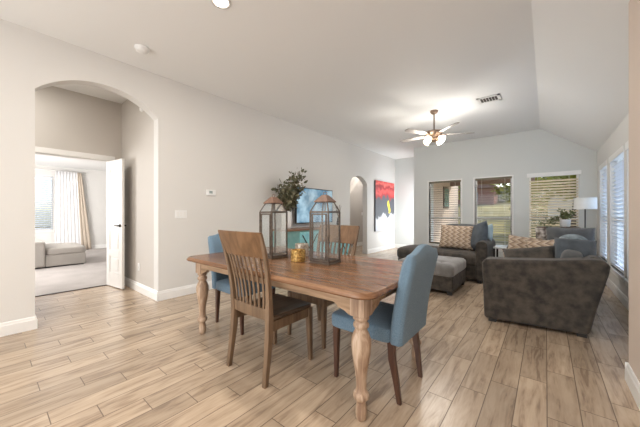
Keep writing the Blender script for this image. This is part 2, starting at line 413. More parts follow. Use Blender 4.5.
wall('wall_left', M['wall'], 'x', -4.2, -4.05, -3.6, 9.2, 0, CH,
     [(A1[0], A1[1], 0, 0, arch_pts(*A1)), (A2[0], A2[1], 0, 0, arch_pts(*A2))])
WZ0, WZ1 = .36, 2.05
w1, w2, w3 = (-2.50, -1.69), (-1.38, -.61), (-.30, .53)
wall('wall_far', M['wall_far'], 'y', 7.8, 7.95, -2.92, .94, 0, CH, [(a, b, WZ0, WZ1, None) for a, b in (w1, w2, w3)])
slab('wall_entry_back', M['wall_far'], [(-4.2, -2.8, 9.05, 9.2, 0, CH)])
wall('wall_entry_side', M['wall_far'], 'x', -2.92, -2.80, 7.95, 9.05, 0, CH, [])
r1, r2, r3 = (6.62, 7.42), (5.32, 6.34), (4.15, 5.14)
wall('wall_right', M['wall'], 'x', .79, .94, 2.9, 7.95, 0, 2.45, [(a, b, WZ0, WZ1, None) for a, b in (r1, r2, r3)])
slab('wall_right_near', M['wall_beige'], [(.45, .94, -3.6, 2.88, 0, 2.70)])
# wall behind the camera with a wide opening made up for the fill lamp
wall('wall_rear', M['wall'], 'y', -3.6, -3.45, -4.2, .94, 0, CH, [(-3.7, .1, 0, 2.3, None)])
slab('door_3', M['white'], [(-3.7, .1, -3.60, -3.56, 0, 2.3)])
# vestibule behind the first archway
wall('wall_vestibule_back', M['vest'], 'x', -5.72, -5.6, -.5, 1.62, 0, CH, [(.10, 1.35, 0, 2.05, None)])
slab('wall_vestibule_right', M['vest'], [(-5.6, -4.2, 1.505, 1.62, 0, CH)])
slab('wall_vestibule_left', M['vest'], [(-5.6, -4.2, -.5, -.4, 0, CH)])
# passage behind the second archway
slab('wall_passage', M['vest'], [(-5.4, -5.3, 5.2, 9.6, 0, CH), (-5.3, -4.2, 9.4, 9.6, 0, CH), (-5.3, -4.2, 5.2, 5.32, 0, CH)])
slab('floor_passage', M['floor'], [(-5.4, -4.0, 9.2, 9.6, -.1, 0)])
# bedroom
wall('wall_bedroom_back', M['wall'], 'x', -11.8, -11.65, -1.8, 5.0, 0, 2.62, [(.35, 1.38, .70, 2.30, None)])
slab('wall_bedroom_right', M['wall'], [(-11.8, -5.72, 4.85, 5.0, 0, 2.62)])
slab('wall_bedroom_left', M['wall'], [(-11.8, -5.72, -1.8, -1.65, 0, 2.62)])
slab('wall_bedroom_front', M['wall'], [(-5.73, -5.71, -1.8, .09, 0, 2.62), (-5.73, -5.71, 1.36, 5.0, 0, 2.62), (-5.73, -5.71, .09, 1.36, 2.06, 2.62)])

BBP = [(0, 0), (.016, 0), (.016, .095), (.011, .105), (.009, .122), (.004, .13), (0, .13)]
def baseboard(name, axis, face, sgn, a0, a1):
    mb = MB()
    if axis == 'x': mb.prism([(face+sgn*p, z) for p, z in BBP], a0, a1, 'y')
    else: mb.prism([(face+sgn*p, z) for p, z in BBP], a0, a1, 'x')
    return mb
def bb(name, segs):
    mb = MB()
    for ax, face, sg, a0, a1 in segs: 
        poly = [(face+sg*p, z) for p, z in BBP]
        mb.prism(poly, a0, a1, 'y' if ax == 'x' else 'x')
    return struct(mb.build(name, M['white']))
bb('baseboard_left', [('x', -4.05, 1, -3.4, A1[0]), ('y', A1[0], 1, -4.2, -4.034), ('x', -4.05, 1, A1[1]-.016, A2[0]), ('x', -4.05, 1, A2[1], 9.05)])
bb('baseboard_vestibule', [('y', A1[1], -1, -5.6, -4.04), ('x', -5.6, 1, 1.42, 1.505)])
bb('baseboard_far', [('y', 7.8, -1, -2.92, .79)])
bb('baseboard_entry', [('y', 9.05, -1, -4.05, -2.92)])
bb('baseboard_passage', [('x', -5.3, 1, 5.32, 9.4), ('y', 9.4, -1, -5.3, -4.2)])
bb('baseboard_right', [('x', .79, -1, 2.9, 7.8), ('x', .45, -1, -3.4, 2.88), ('y', 2.88, 1, .434, .79)])
bb('baseboard_bedroom', [('x', -11.65, 1, -1.6, 4.8)])
# door casing and the leaves
mb = MB()
for y0, y1 in ((.04, .11), (1.34, 1.41)): mb.box(-5.6, -5.585, y0, y1, 0, 2.12)
mb.box(-5.6, -5.583, .04, 1.41, 2.05, 2.13)
mb.box(-5.73, -5.6, .10, .115, 0, 2.05); mb.box(-5.73, -5.6, 1.335, 1.35, 0, 2.05); mb.box(-5.73, -5.6, .10, 1.35, 2.035, 2.05)
struct(mb.build('trim_1', M['white'], bevel=.003))
slab('trim_2', M['metal_dark'], [(-5.62, -5.585, .115, 1.335, 0, .009)])
def door_leaf(name, hinge, rz, sgn, label):
    t = thing(name, label, 'door', hinge, rz, kind='structure')
    mb = MB(); Wd, T = .53, .035
    def fr(x0, x1, z0, z1): mb.box(x0, x1, -T/2, T/2, z0, z1)
    fr(0, .11, .012, 2.03); fr(Wd-.11, Wd, .012, 2.03)
    for z0, z1 in ((.012, .24), (.50, .60), (.92, 1.05), (1.88, 2.03)): fr(.11, Wd-.11, z0, z1)
    mb.build('door_frame', M['white'], t, bevel=.004)
    for z0, z1 in ((.24, .50), (.60, .92), (1.05, 1.88)):
        p = MB(); p.box(.11, Wd-.11, -.008, .008, z0, z1); p.box(.145, Wd-.145, -.014, .014, z0+.035, z1-.035); p.build('door_panel', M['white'], t, bevel=.003)
    for s in (-1, 1):
        h = MB(); h.lathe([(.028, 0), (.028, .008), (.012, .012), (.012, .045)], 16)
        bmesh.ops.transform(h.bm, matrix=Matrix.Translation((Wd-.06, s*T/2, .99)) @ Matrix.Rotation(-s*PI/2, 4, 'X'), verts=h.bm.verts)
        h.tube([(Wd-.06, s*(T/2+.043), .99), (Wd-.12, s*(T/2+.05), .992), (Wd-.17, s*(T/2+.047), .985)], [.009, .009, .007])
        h.build('lever_handle', M['metal_dark'], t, smooth=True)
    return t
door_leaf('door_1', (-5.585, 1.31, 0), math.radians(8), 1, 'white panelled door leaf standing open against the vestibule right wall')
door_leaf('door_2', (-5.585, .135, 0), math.radians(32), -1, 'white panelled door leaf mostly hidden behind the left jamb of the big archway')

# ---------------------------------------------------------------- windows and blinds
def window(name, axis, face, out, a0, a1, z0=WZ0, z1=WZ1, casing=True):
    """axis of the wall plane ('y' : wall lies in y=face), out=+1 direction to outside"""
    t = bpy.data.objects.new(name, None); COL.objects.link(t); t['kind'] = 'structure'
    def B(mb, s0, s1, d0, d1, q0, q1):
        dd = sorted((face+out*d0, face+out*d1))
        if axis == 'y': mb.box(s0, s1, dd[0], dd[1], q0, q1)
        else: mb.box(dd[0], dd[1], s0, s1, q0, q1)
    f = MB(); k = .035
    for s0, s1 in ((a0, a0+k), (a1-k, a1)): B(f, s0, s1, .075, .125, z0, z1)
    for q0, q1 in ((z0, z0+k), (z1-k, z1)): B(f, a0, a1, .075, .125, q0, q1)
    zm = 1.06 if z1 > 2 and z0 < .5 else (z0+z1)/2
    B(f, a0+k, a1-k, .075, .125, zm-.025, zm+.02)
    f.build('window_frame', M['white'], t)
    g = MB(); B(g, a0+k, a1-k, .098, .102, z0+k, z1-k); g.build('glass_pane', M['glass'], t)
    s = MB(); B(s, a0-.04, a1+.04, -.03, .075, z0-.02, z0); B(s, a0-.02, a1+.02, -.012, 0, z0-.085, z0-.02); s.build('window_sill', M['white'], t, bevel=.004)
    if casing:
        c = MB(); w = .028
        B(c, a0-w, a0, -.006, .07, z0, z1+w); B(c, a1, a1+w, -.006, .07, z0, z1+w); B(c, a0, a1, -.006, .07, z1, z1+w)
        c.build('window_casing', M['white'], t)
    return t
def blind(axis, face, out, a0, a1, tilt, m, label, depth=.045, pitch=.060, z0=WZ0, z1=WZ1, valance=False, group=None):
    c = (a0+a1)/2
    loc = (c, face+out*depth, z0) if axis == 'y' else (face+out*depth, c, z0)
    rz = 0 if (axis == 'y') else PI/2
    t = thing('window_blind', label, 'blind', loc, rz, group)
    # local: x along window, y depth
    s = MB(); w = (a1-a0)/2-.012; H = z1-z0; n = int((H-.09)/pitch)
    for i in range(n):
        z = .035+i*pitch
        Mx = Matrix.Translation((0, 0, z)) @ Matrix.Rotation(tilt, 4, 'X')
        s.box(-w, w, -.029, .029, -.0020, .0020, Mx)
    s.build('slats', m, t)
    h = MB(); h.box(-w, w, -.026, .026, H-.045, H-.004); h.build('head_rail', M['white'] if valance else m, t, bevel=.003)
    h = MB(); h.box(-w, w, -.022, .022, .004, .02); h.build('bottom_rail', m, t, bevel=.003)
    cds = MB()
    for x in (-w*.65, w*.65):
        for y in (-.029, .029): cds.tube([(x, y, .01), (x, y, H-.03)], .0012, 4)
    cds.build('ladder_cords', M['slat'], t)
    if valance:
        v = MB()
        if axis == 'y': y0, y1 = sorted((-out*(depth+.012), -out*(depth+.001)))
        else: y0, y1 = sorted((out*(depth+.001), out*(depth+.012)))
        v.box(-w-.045, w+.045, y0, y1, H-.065, H+.025); v.build('valance', M['white'], t, bevel=.003)
    return t
for i, (a, b) in enumerate((w1, w2, w3)):
    window('window_%d' % (i+1), 'y', 7.8, 1, a, b, casing=(i < 2))
blind('y', 7.8, 1, *w1, math.radians(9), M['slat_backlit_tone'], 'open horizontal blind in the far wall window nearest the entry corner')
blind('y', 7.8, 1, *w2, math.radians(7), M['slat_backlit_tone'], 'open horizontal blind in the middle window of the far wall, lawn behind it')
blind('y', 7.8, 1, *w3, math.radians(-30), M['slat_sunlit_tone'], 'tan slatted blind under a white valance behind the trailing plant', valance=True)
for i, (a, b) in enumerate((r1, r2, r3)):
    window('window_%d' % (i+4), 'x', .79, 1, a, b, casing=False)
blind('x', .79, 1, *r1, math.radians(30), M['slat_sky_tint'], 'narrow white side wall blind closest to the floor lamp', valance=True)
blind('x', .79, 1, *r2, math.radians(30), M['slat_sky_tint'], 'white blind in the middle window of the right side wall', valance=True)
blind('x', .79, 1, *r3, math.radians(30), M['slat_sky_tint'], 'white side wall blind half cut off by the near beige wall', valance=True)
window('window_7', 'x', -11.65, -1, .35, 1.38, .70, 2.30)
blind('x', -11.65, -1, .35, 1.38, math.radians(-30), M['slat_sky_tint'], 'half lowered pale blind in the bedroom window', z0=.70, z1=2.30)

# ---------------------------------------------------------------- outdoors
def ground():
    mb = MB(); xs = [-40+i*2 for i in range(41)]; ys = [-12+i*2 for i in range(46)]
    def z(x, y):
        if y < 13: return -.16
        t = min(1, (y-13)/25); return -.16+2.7*t+.08*math.sin(x*.7+y*.4)*t
    V = [[mb.bm.verts.new((x, y, z(x, y))) for x in xs] for y in ys]
    for j in range(len(ys)-1):
        for i in range(len(xs)-1): mb.bm.faces.new([V[j][i], V[j][i+1], V[j+1][i+1], V[j+1][i]])
    g = mat('lawn', (.055, .055, .02), .95, var=((.34, .27, .085), .4, 6, (.25, 1.6, 1)))  # darker bands are lawn shadows put into the grass colour
    return tag(mb.build('lawn', g, smooth=True), 'sunlit yellow green lawn rising behind the house', 'lawn', kind='structure')
ground()
stucco = mat('stucco', (.62, .50, .40), .9, bump=(40, .3))
slab('floor_patio', mat('patio_concrete', (.42, .38, .34), .8, bump=(30, .2)), [(-2.8, 4.5, 7.95, 11.5, -.155, -.04)])
mb = MB(); mb.box(-2.9, -.28, 7.95, 11.4, 2.42, 2.5); mb.box(-2.9, -.28, 11.2, 11.4, 2.22, 2.42)
struct(mb.build('ceiling_patio', mat('patio_ceiling', (.24, .16, .11), .7)))
slab('wall_exterior_wing', stucco, [(-4.0, -2.8, 9.2, 12.4, -.15, 2.9)])
slab('ceiling_sun_blocker', mat('sun_blocker_paint', (.5, .47, .43), .8), [(.94, 2.2, -3, 8.2, 2.46, 2.55)])  # unseen overhang added to keep sun off the right windows
mb = MB(); mb.box(.94, 1.0, -3, -2.9, -.1, 0)
mb.bm.free()
def framed_wing_window():
    t = bpy.data.objects.new('window_8', None); COL.objects.link(t); t['kind'] = 'structure'; t.location = (-2.8, 10.6, 1.75)
    f = MB(); f.box(0, .03, -.33, .33, -.38, .38); f.build('window_frame', M['bronze'], t)
    g = MB(); g.box(.03, .034, -.27, .27, -.32, .32); g.build('glass_pane', mat('tree_reflection_glass', (.10, .16, .12), .15, var=((.25, .33, .26), 6, 4)), t)  # green reflection of trees put into the pane colour
framed_wing_window()
def fence(x0, x1, y, z0, h):
    t = thing('wooden_fence', 'grey weathered board fence at the top of the lawn', 'fence', (x0, y, z0))
    fm = mat('fence_boards', (.12, .115, .12), .9, var=((.18, .17, .17), 3, 4))
    b = MB(); n = int((x1-x0)/.15)
    for i in range(n): b.box(i*.15, i*.15+.14, 0, .02, -.5, h+random.uniform(-.02, .02))
    b.build('fence_boards', fm, t)
    for i in range(0, n, 16):
        p = MB(); p.box(i*.15, i*.15+.1, .02, .12, -.5, h+.05); p.build('fence_post', fm, t)
fence(-6.6, 16, 38.2, 2.4, 1.9)
def shed(x, y, z, w, d, h, wc, rc, label, lx=0):
    t = thing('house', label, 'house', (x, y, z))
    b = MB(); b.box(-w/2, w/2, 0, d, -1, h); b.build('walls', mat('house_wall', wc, .9, bump=(20, .3)), t)
    r = MB(); r.prism([(-w/2-.4, h), (w/2+.4, h), (w/2-.8, h+1.2), (-w/2+.8, h+1.2)], -.3, d+.3, 'y'); r.build('roof', mat('house_roof', rc, .9, bump=(20, .3)), t)
    g = MB(); g.box(-.5, .5, -.03, 0, h*.35, h*.8); g.build('window', mat('house_pane', (.1, .12, .14), .2), t)
    return t
shed(-6.3, 34.5, 1.9, 4.0, 3.2, 2.0, (.30, .14, .10), (.22, .12, .09), 'low reddish brown house beyond the lawn on the left of the fence')
shed(3.9, 22, .6, 7.6, 6, 2.6, (.74, .66, .56), (.40, .36, .33), 'pale house glimpsed through the tan slatted blind')
def tree(x, y, z, R, H, label, seed, n=2600, leaf=.22):
    rnd = random.Random(seed)
    t = thing('tree', label, 'tree', (x, y, z))
    tr = MB(); tr.tube([(0, 0, -.3), (.1, 0, H*.35), (0, .1, H*.7)], [.22, .16, .06], 10)
    for k in range(6):
        a = k*1.05; tr.tube([(.05, 0, H*.4), (math.cos(a)*R*.6, math.sin(a)*R*.6, H*.4+R*.8)], [.08, .02], 6)
    tr.build('trunk', mat('bark', (.10, .075, .055), .9), t, smooth=True)
    f = MB()
    blobs = [(rnd.uniform(-.6, .6)*R, rnd.uniform(-.6, .6)*R, H*.62+rnd.uniform(-.4, .5)*R, rnd.uniform(.35, .6)*R) for _ in range(12)]
    for i in range(n):
        bx_, by_, bz_, br = blobs[i % len(blobs)]
        d = Vector((rnd.gauss(0, 1), rnd.gauss(0, 1), rnd.gauss(0, 1))).normalized()*br*rnd.uniform(.6, 1.05)
        c = Vector((bx_, by_, bz_))+d; s = leaf*rnd.uniform(.6, 1.2)
        q = Matrix.Rotation(rnd.uniform(0, PI), 3, 'Z') @ Matrix.Rotation(rnd.uniform(0, PI), 3, 'X')
        f.add([c+q @ Vector(p) for p in ((-s/2, 0, 0), (0, -s/4, .01), (s/2, 0, 0), (0, s/4, .01))], [(0, 1, 2, 3)])
    f.build('foliage', mat('tree_leaves', (.16, .19, .03), .7, var=((.42, .38, .06), 1.3, 4)), t)
tree(-.9, 15.5, 0, 1.5, 4.2, 'yellow green garden tree seen through the tan slatted blind', 3)
tree(1.1, 18.6, .35, 1.5, 4.3, 'dark green tree behind the top right of the tan slatted blind', 9)
tree(-5.2, 20, .6, 1.6, 4.6, 'leafy tree seen past the patio wall through the leftmost far window', 5)

# ---------------------------------------------------------------- dining table
def turned_leg(parent, x, y):
    prof = [(.020, 0), (.027, .008), (.033, .04), (.031, .075), (.027, .10), (.030, .115), (.044, .128), (.047, .142), (.044, .156), (.033, .166),
            (.029, .19), (.030, .23), (.035, .28), (.044, .33), (.053, .385), (.058, .43), (.056, .465), (.046, .495), (.036, .515), (.033, .525),
            (.043, .533), (.046, .545), (.043, .556), (.034, .564), (.034, .572), (.046, .580), (.046, .592), (.038, .6)]
    mb = MB(); mb.lathe(prof, 32, (x, y, 0)); o = mb.build('leg', M['table_leg'], parent, smooth=True)
    b = MB(); b.box(x-.047, x+.047, y-.047, y+.047, .598, .727); b.build('leg_block', M['table_leg'], o, bevel=.004)
    return o
T = thing('dining_table', 'rectangular dining table with brown top and turned limed legs', 'table', (-1.72, 1.80, 0))
hx, hy = 1.025, .56
top = MB()
rings = []
for ins, z in ((.022, .722), (.006, .726), (0, .736), (.003, .746), (.010, .752), (.012, .756), (.020, .760)):
    rings.append([(x, y, z) for x, y in rounded_rect(-hx+ins, hx-ins, -hy+ins, hy-ins, .10-ins*.6, 8)])
top.loft(rings); top.build('tabletop', M['table_top'], T)
ap = MB()
def apron(side, along, L):   # along axis, scalloped lower edge towards the ends
    pts = [(-L, .60), (-L+.015, .60), (-L+.035, .612), (-L+.05, .618), (-L+.085, .628), (-L+.11, .648), (-L+.13, .652)]
    low = pts+[(-p[0], p[1]) for p in reversed(pts)]
    poly = low+[(L, .724), (-L, .724)]
    n = len(low)
    for i in range(n-1):
        (s0, z0), (s1, z1) = low[i], low[i+1]
        if s1-s0 < 1e-4: continue
        if along == 'x': ap.prism([(s0, z0), (s1, z1), (s1, .724), (s0, .724)], side-.011, side+.011, 'y')
        else: ap.prism([(s0, z0), (s1, z1), (s1, .724), (s0, .724)], side-.011, side+.011, 'x')
LX, LY = .900, .425
for s in (-1, 1): apron(s*(LY+.03), 'x', LX-.045); apron(s*(LX+.03), 'y', LY-.045)
ap.build('apron', M['table_apron'], T)
for sx, sy in ((1, -1), (-1, -1), (1, 1), (-1, 1)): turned_leg(T, sx*LX, sy*LY)

# ---------------------------------------------------------------- slat back chairs (local: faces +y)
def wood_chair():
    t = thing('dining_chair', 'wooden slat back chair on the near side of the table', 'chair', (-1.69, 1.45, 0), 0, 'wooden slat back chairs')
    # seat
    s = MB(); n = 10
    ring_t, ring_b = [], []
    def outline(ins):
        pts = []
        for x, y in rounded_rect(-.225+ins, .225-ins, -.195+ins, .25-ins, .04, 5):
            k = 1-.08*((.25-y)/.45); pts.append((x*k, y))
        return pts
    s.loft([[(x, y, .425) for x, y in outline(.012)], [(x, y, .432) for x, y in outline(0)], [(x, y, .448) for x, y in outline(0)], [(x, y, .455) for x, y in outline(.008)], [(x, y, .449) for x, y in outline(.10)]])
    s.build('seat', M['chair_seat'], t, smooth=False)
    for sx in (-1, 1):
        post = MB()
        pts = [(sx*.215, -.235, 0), (sx*.212, -.215, .15), (sx*.208, -.195, .32), (sx*.207, -.19, .45), (sx*.215, -.20, .60), (sx*.228, -.225, .78), (sx*.240, -.262, .93), (sx*.248, -.298, 1.045)]
        post.bar(pts, [.034, .038, .042, .042, .036, .034, .03, .02], [.034, .038, .046, .046, .036, .028, .024, .02])
        post.build('leg', M['chair_wood'], t, bevel=.005)
        leg = MB(); leg.bar([(sx*.215, .232, 0), (sx*.208, .222, .35), (sx*.207, .22, .425)], [.030, .045, .046], [.030, .045, .046])
        leg.build('leg', M['chair_wood'], t, bevel=.005)
        r = MB(); r.box(sx*.208-.010, sx*.208+.010, -.17, .20, .355, .425); r.build('seat_rail', M['chair_wood'], t, bevel=.002)
    r = MB(); r.box(-.19, .19, .212, .232, .365, .425); r.build('seat_rail', M['chair_wood'], t, bevel=.002)
    # curved lower rail and crest
    def curved(name, zs, halfs, ys, bow, thick, material, topcurve=0):
        mb = MB(); nn = 12; rings = []
        for i in range(nn+1):
            u = 2*i/nn-1; col = []
            for side in (1, -1):
                seq = list(range(len(zs))) if side == 1 else list(reversed(range(len(zs))))
                for k in seq:
                    zt = zs[k]+(topcurve*(1-u*u) if k == len(zs)-1 else 0)
                    col.append((u*halfs[k], ys[k]-bow*(1-u*u)+side*thick/2, zt))
            rings.append(col)
        mb.loft(rings); return mb.build(name, material, t, bevel=.003)
    curved('lower_rail', [.435, .515], [.205, .208], [-.19, -.193], .012, .022, M['chair_wood'])
    curved('crest_rail', [.872, .93, 1.055], [.220, .236, .252], [-.238, -.258, -.300], .018, .024, M['chair_crest'], 0)
    for i in range(8):
        u = (i-3.5)/4.4
        mb = MB(); pts = []
        for k in range(6):
            f = k/5; z = .505+f*.375
            y = -.193-.006*math.sin(f*PI)*0+(-.055*f*f)
            pts.append((u*(.195+.032*f), y-.012*(1-u*u)*(1-f)-.026*(1-u*u)*f, z))
        mb.bar(pts, .020, .010); mb.build('slat', M['chair_wood'], t, bevel=.002)
    return t
wc = wood_chair()
dup(wc, (-1.72, 2.125, 0), PI, 'wooden slat back chair on the far side of the table behind the right lantern')

def blue_chair():
    t = thing('upholstered_chair', 'blue upholstered chair at the right end of the table', 'chair', (-.937, 1.82, 0), PI/2, 'blue upholstered end chairs')
    s = soft_box(-.24, .24, -.20, .275, .36, .475, 8, .022)
    s.build('seat', M['fab_blue'], t, smooth=True, sub=1)
    # camel back: profile across x, thickness in y, leaning
    mb = MB(); nx, nz = 20, 10; 
    def topz(u): 
        a = abs(u)
        return .935+.045*(0.5+0.5*math.cos(min(1, a/.86)*PI)) + (.012 if a > .93 else 0)*0
    rings = []
    for i in range(nx+1):
        u = 2*i/nx-1; col = []
        ed = max(0, (abs(u)-.88)/.12); tk = .042*(1-.45*ed*ed)
        tz = topz(u)-.012*ed*ed
        for side in (-1, 1):
            rng = range(nz+1) if side == -1 else range(nz, -1, -1)
            for k in rng:
                f = k/nz; z = .375+(tz-.375)*f
                yc = -.225-.095*f**1.5
                tt = tk*(1-.5*max(0, (f-.94)/.06))
                col.append((u*(.235+.005*f), yc+side*tt, z))
        rings.append(col)
    mb.loft(rings); mb.build('backrest', M['fab_blue'], t, smooth=True, bevel=.006)
    for sx in (-1, 1):
        l = MB(); l.bar([(sx*.195, .238, 0), (sx*.20, .232, .37)], [.026, .042], [.026, .042]); l.build('leg', M['dark_leg'], t, bevel=.004)
        l = MB(); l.bar([(sx*.185, -.235, 0), (sx*.192, -.215, .15), (sx*.20, -.195, .27), (sx*.20, -.19, .38)], [.024, .030, .036, .040], [.028, .036, .042, .046]); l.build('leg', M['dark_leg'], t, bevel=.004)
    return t
bc = blue_chair()
dup(bc, (-2.53, 1.80, 0), -PI/2, 'blue upholstered chair at the left end of the table near the wall')

# ---------------------------------------------------------------- lanterns
def lantern():
    t = thing('candle_lantern', 'tall glass lantern with copper cap on the right of the gold votive', 'lantern', (-1.46, 1.855, .76), math.radians(5), 'glass table lanterns')
    h = .090
    b = MB(); b.box(-h-.012, h+.012, -h-.012, h+.012, 0, .012); b.box(-h-.002, h+.002, -h-.002, h+.002, .012, .018); b.build('base', M['bronze'], t, bevel=.002)
    f = MB(); w = .012
    for sx in (-1, 1):
        for sy in (-1, 1): f.box(sx*h-w/2, sx*h+w/2, sy*h-w/2, sy*h+w/2, .018, .435)
    for z0, z1 in ((.018, .030), (.425, .440)):
        for s in (-1, 1):
            f.box(-h, h, s*h-w/2, s*h+w/2, z0, z1); f.box(s*h-w/2, s*h+w/2, -h, h, z0, z1)
    for sx in (-1, 1):
        for sy in (-1, 1): f.bar([(sx*h, sy*h, .438), (sx*.052, sy*.052, .520)], .009, .009)
    f.build('metal_frame', M['bronze'], t)
    d = MB(); dz0, dz1 = .034, .42
    for x0, x1 in ((-h+.016, -h+.028), (h-.028, h-.016)): d.box(x0, x1, -h-.006, -h+.004, dz0, dz1)
    for z0, z1 in ((dz0, dz0+.012), (dz1-.012, dz1)): d.box(-h+.016, h-.016, -h-.006, -h+.004, z0, z1)
    d.build('door_frame', M['bronze'], t)
    for k in range(4):
        g = MB(); g.add([(-h+.007, -h, .04), (h-.007, -h, .03), (h-.007, -h, .425), (-h+.007, -h, .425)], [(0, 1, 2, 3)])
        a = k*PI/2
        bmesh.ops.rotate(g.bm, cent=(0, 0, 0), matrix=Matrix.Rotation(a, 3, 'Z'), verts=g.bm.verts)
        q = .052
        pan = [(-h, -h, .44), (h, -h, .44), (q, -q, .52), (-q, -q, .52)]
        R3 = Matrix.Rotation(a, 3, 'Z')
        g.add([R3 @ Vector(p) for p in pan], [(0, 1, 2, 3)])
        g.build('glass_panel', M['lantern_glass'], t)
    c = MB(); e = .070
    c.loft([[(-e, -e, .515), (e, -e, .515), (e, e, .515), (-e, e, .515)], [(-e, -e, .522), (e, -e, .522), (e, e, .522), (-e, e, .522)],
            [(-.022, -.022, .577), (.022, -.022, .577), (.022, .022, .577), (-.022, .022, .577)]])
    c.build('cap', M['copper'], t, bevel=.002)
    r = MB(); r.tube([(.020*math.cos(a), 0, .590+.013*math.sin(a)) for a in [i*2*PI/16 for i in range(17)]], .0025, 6); r.build('handle_ring', M['copper'], t, smooth=True)
    s = MB(); s.tube([(0, 0, .44), (0, 0, .52)], .006, 8); s.build('centre_rod', M['bronze'], t)
    return t
la = lantern()
dup(la, (-2.03, 1.775, .76), math.radians(-3), 'tall glass lantern with copper cap on the left beside the slat back chair')

def votive(loc, r, h, m, label):
    t = thing('votive_holder', label, 'candle holder', loc)
    b = MB(); prof = [(r*.93, 0), (r, .006), (r, h-.006), (r*.98, h), (r*.93, h), (r*.93, .010)]
    b.lathe(prof, 32); b.build('cup', m, t, smooth=False)
    c = MB(); c.lathe([(r*.8, .010), (r*.8, h*.6), (r*.76, h*.63)], 24); c.build('candle', mat('cream_wax', (.80, .72, .58), .6), t, smooth=False)
    return t
votive((-1.70, 1.775, .76), .066, .10, M['gold'], 'gold mosaic glass votive between the two lanterns')
votive((-1.885, 2.02, .76), .068, .12, M['silver'], 'pearly grey mosaic votive just behind the gold one')

# ---------------------------------------------------------------- console, television, vase
C0 = thing('console_cabinet', 'teal and aqua sideboard with wooden top against the left wall', 'cabinet', (-4.03, 3.48, 0))
cb = MB(); cb.box(.02, .40, 0, 2.07, .08, .85)
cb.build('cabinet_body', M['teal'], C0, bevel=.004)
b = MB(); b.box(.0, .43, -.03, 2.10, .85, .885); b.build('wooden_top', M['toffee'], C0, bevel=.005)
for x in (.04, .38):
    for y in (.03, 2.04): b = MB(); b.box(x-.025, x+.025, y-.025, y+.025, 0, .08); b.build('foot', M['toffee'], C0)
for k in range(3):
    y0 = .35+k*.57; y1 = y0+.55
    d = MB(); d.box(.40, .415, y0, y1, .12, .82)
    do = d.build('door', M['aqua'], C0, bevel=.003)
    r = MB()
    for a0, a1, z0, z1 in ((y0, y0+.05, .12, .82), (y1-.05, y1, .12, .82), (y0+.05, y1-.05, .12, .17), (y0+.05, y1-.05, .77, .82)): r.box(.415, .427, a0, a1, z0, z1)
    r.build('door_rail', M['aqua'], do, bevel=.002)
    x = MB()
    x.tube([(.424, y0+.05, .17), (.424, y1-.05, .77)], .010, 6); x.tube([(.424, y1-.05, .17), (.424, y0+.05, .77)], .010, 6)
    x.build('cross_brace', M['metal_dark'], do)
    kb = MB(); kb.lathe([(.006, 0), (.014, .012), (.010, .02)], 12); bmesh.ops.transform(kb.bm, matrix=Matrix.Translation((.427, y1-.025, .5)) @ Matrix.Rotation(PI/2, 4, 'Y'), verts=kb.bm.verts)
    kb.build('knob', M['metal_dark'], do)
def tv_screen():
    m = bpy.data.materials.new('tv_screen'); m.use_nodes = True; nt = m.node_tree; N = nt.nodes; L = nt.links; b = N['Principled BSDF']
    b.inputs['Base Color'].default_value = (.02, .03, .04, 1); b.inputs['Roughness'].default_value = .12
    tc = N.new('ShaderNodeTexCoord'); nz = N.new('ShaderNodeTexNoise'); nz.inputs['Scale'].default_value = 3.2; nz.inputs['Detail'].default_value = 3; L.new(tc.outputs['Object'], nz.inputs['Vector'])
    r = N.new('ShaderNodeValToRGB'); L.new(nz.outputs['Fac'], r.inputs[0]); r.color_ramp.elements[0].position = .4; r.color_ramp.elements[0].color = (.06, .20, .34, 1)
    r.color_ramp.elements[1].position = .68; r.color_ramp.elements[1].color = (.55, .80, .95, 1)
    L.new(r.outputs[0], b.inputs['Emission Color']); b.inputs['Emission Strength'].default_value = .75  # window reflection put into the screen as blue emission
    return m
TV = thing('television', 'flat screen television with a painted blue reflection above the teal sideboard', 'television', (-4.046, 4.68, .97))
b = MB(); b.box(.06, .10, -.62, .62, 0, .76); b.build('bezel', M['tv_black'], TV, bevel=.004)
b = MB(); b.box(.10, .102, -.60, .60, .02, .74); b.build('screen', tv_screen(), TV)
b = MB(); b.box(0, .06, -.15, .15, .25, .5); b.build('wall_bracket', M['tv_black'], TV)

def leaf_cluster(mb, stems, rnd, size, per, spread=.05):
    for pts in stems:
        for i in range(per):
            f = rnd.uniform(.3, 1); k = f*(len(pts)-1); a = int(min(k, len(pts)-2)); p = Vector(pts[a]).lerp(Vector(pts[a+1]), k-a)
            d = Vector((rnd.gauss(0, 1), rnd.gauss(0, 1), rnd.gauss(.3, 1))).normalized()
            s = size*rnd.uniform(.6, 1.2); side = d.cross(Vector((rnd.random(), rnd.random(), rnd.random()))).normalized()
            q = p+d*spread*rnd.random(); nrm = d.cross(side)*s*.12
            mb.add([q, q+d*s*.35+side*s*.28+nrm, q+d*s*.75+side*s*.2+nrm, q+d*s, q+d*s*.75-side*s*.2+nrm, q+d*s*.35-side*s*.28+nrm], [(0, 1, 2, 3, 4, 5)])
V = thing('vase_of_greenery', 'white vase of dense eucalyptus greenery on the left end of the sideboard', 'potted plant', (-3.83, 3.70, .885))
b = MB(); b.lathe([(.05, 0), (.075, .02), (.085, .12), (.08, .26), (.085, .34), (.078, .345), (.07, .26)], 24); b.build('vase', M['vase'], V, smooth=True)
rnd = random.Random(11); stems = []
st = MB()
for i in range(26):
    a = rnd.uniform(0, 2*PI); sp = rnd.uniform(.05, .36); h = rnd.uniform(.66, 1.12)
    if math.cos(a)*sp < -.12: a = PI-a
    pts = [(0, 0, .30), (math.cos(a)*sp*.35, math.sin(a)*sp*.5, .30+(h-.3)*.45), (math.cos(a)*sp, math.sin(a)*sp, h)]
    stems.append(pts); st.tube(pts, [.004, .003, .002], 5)
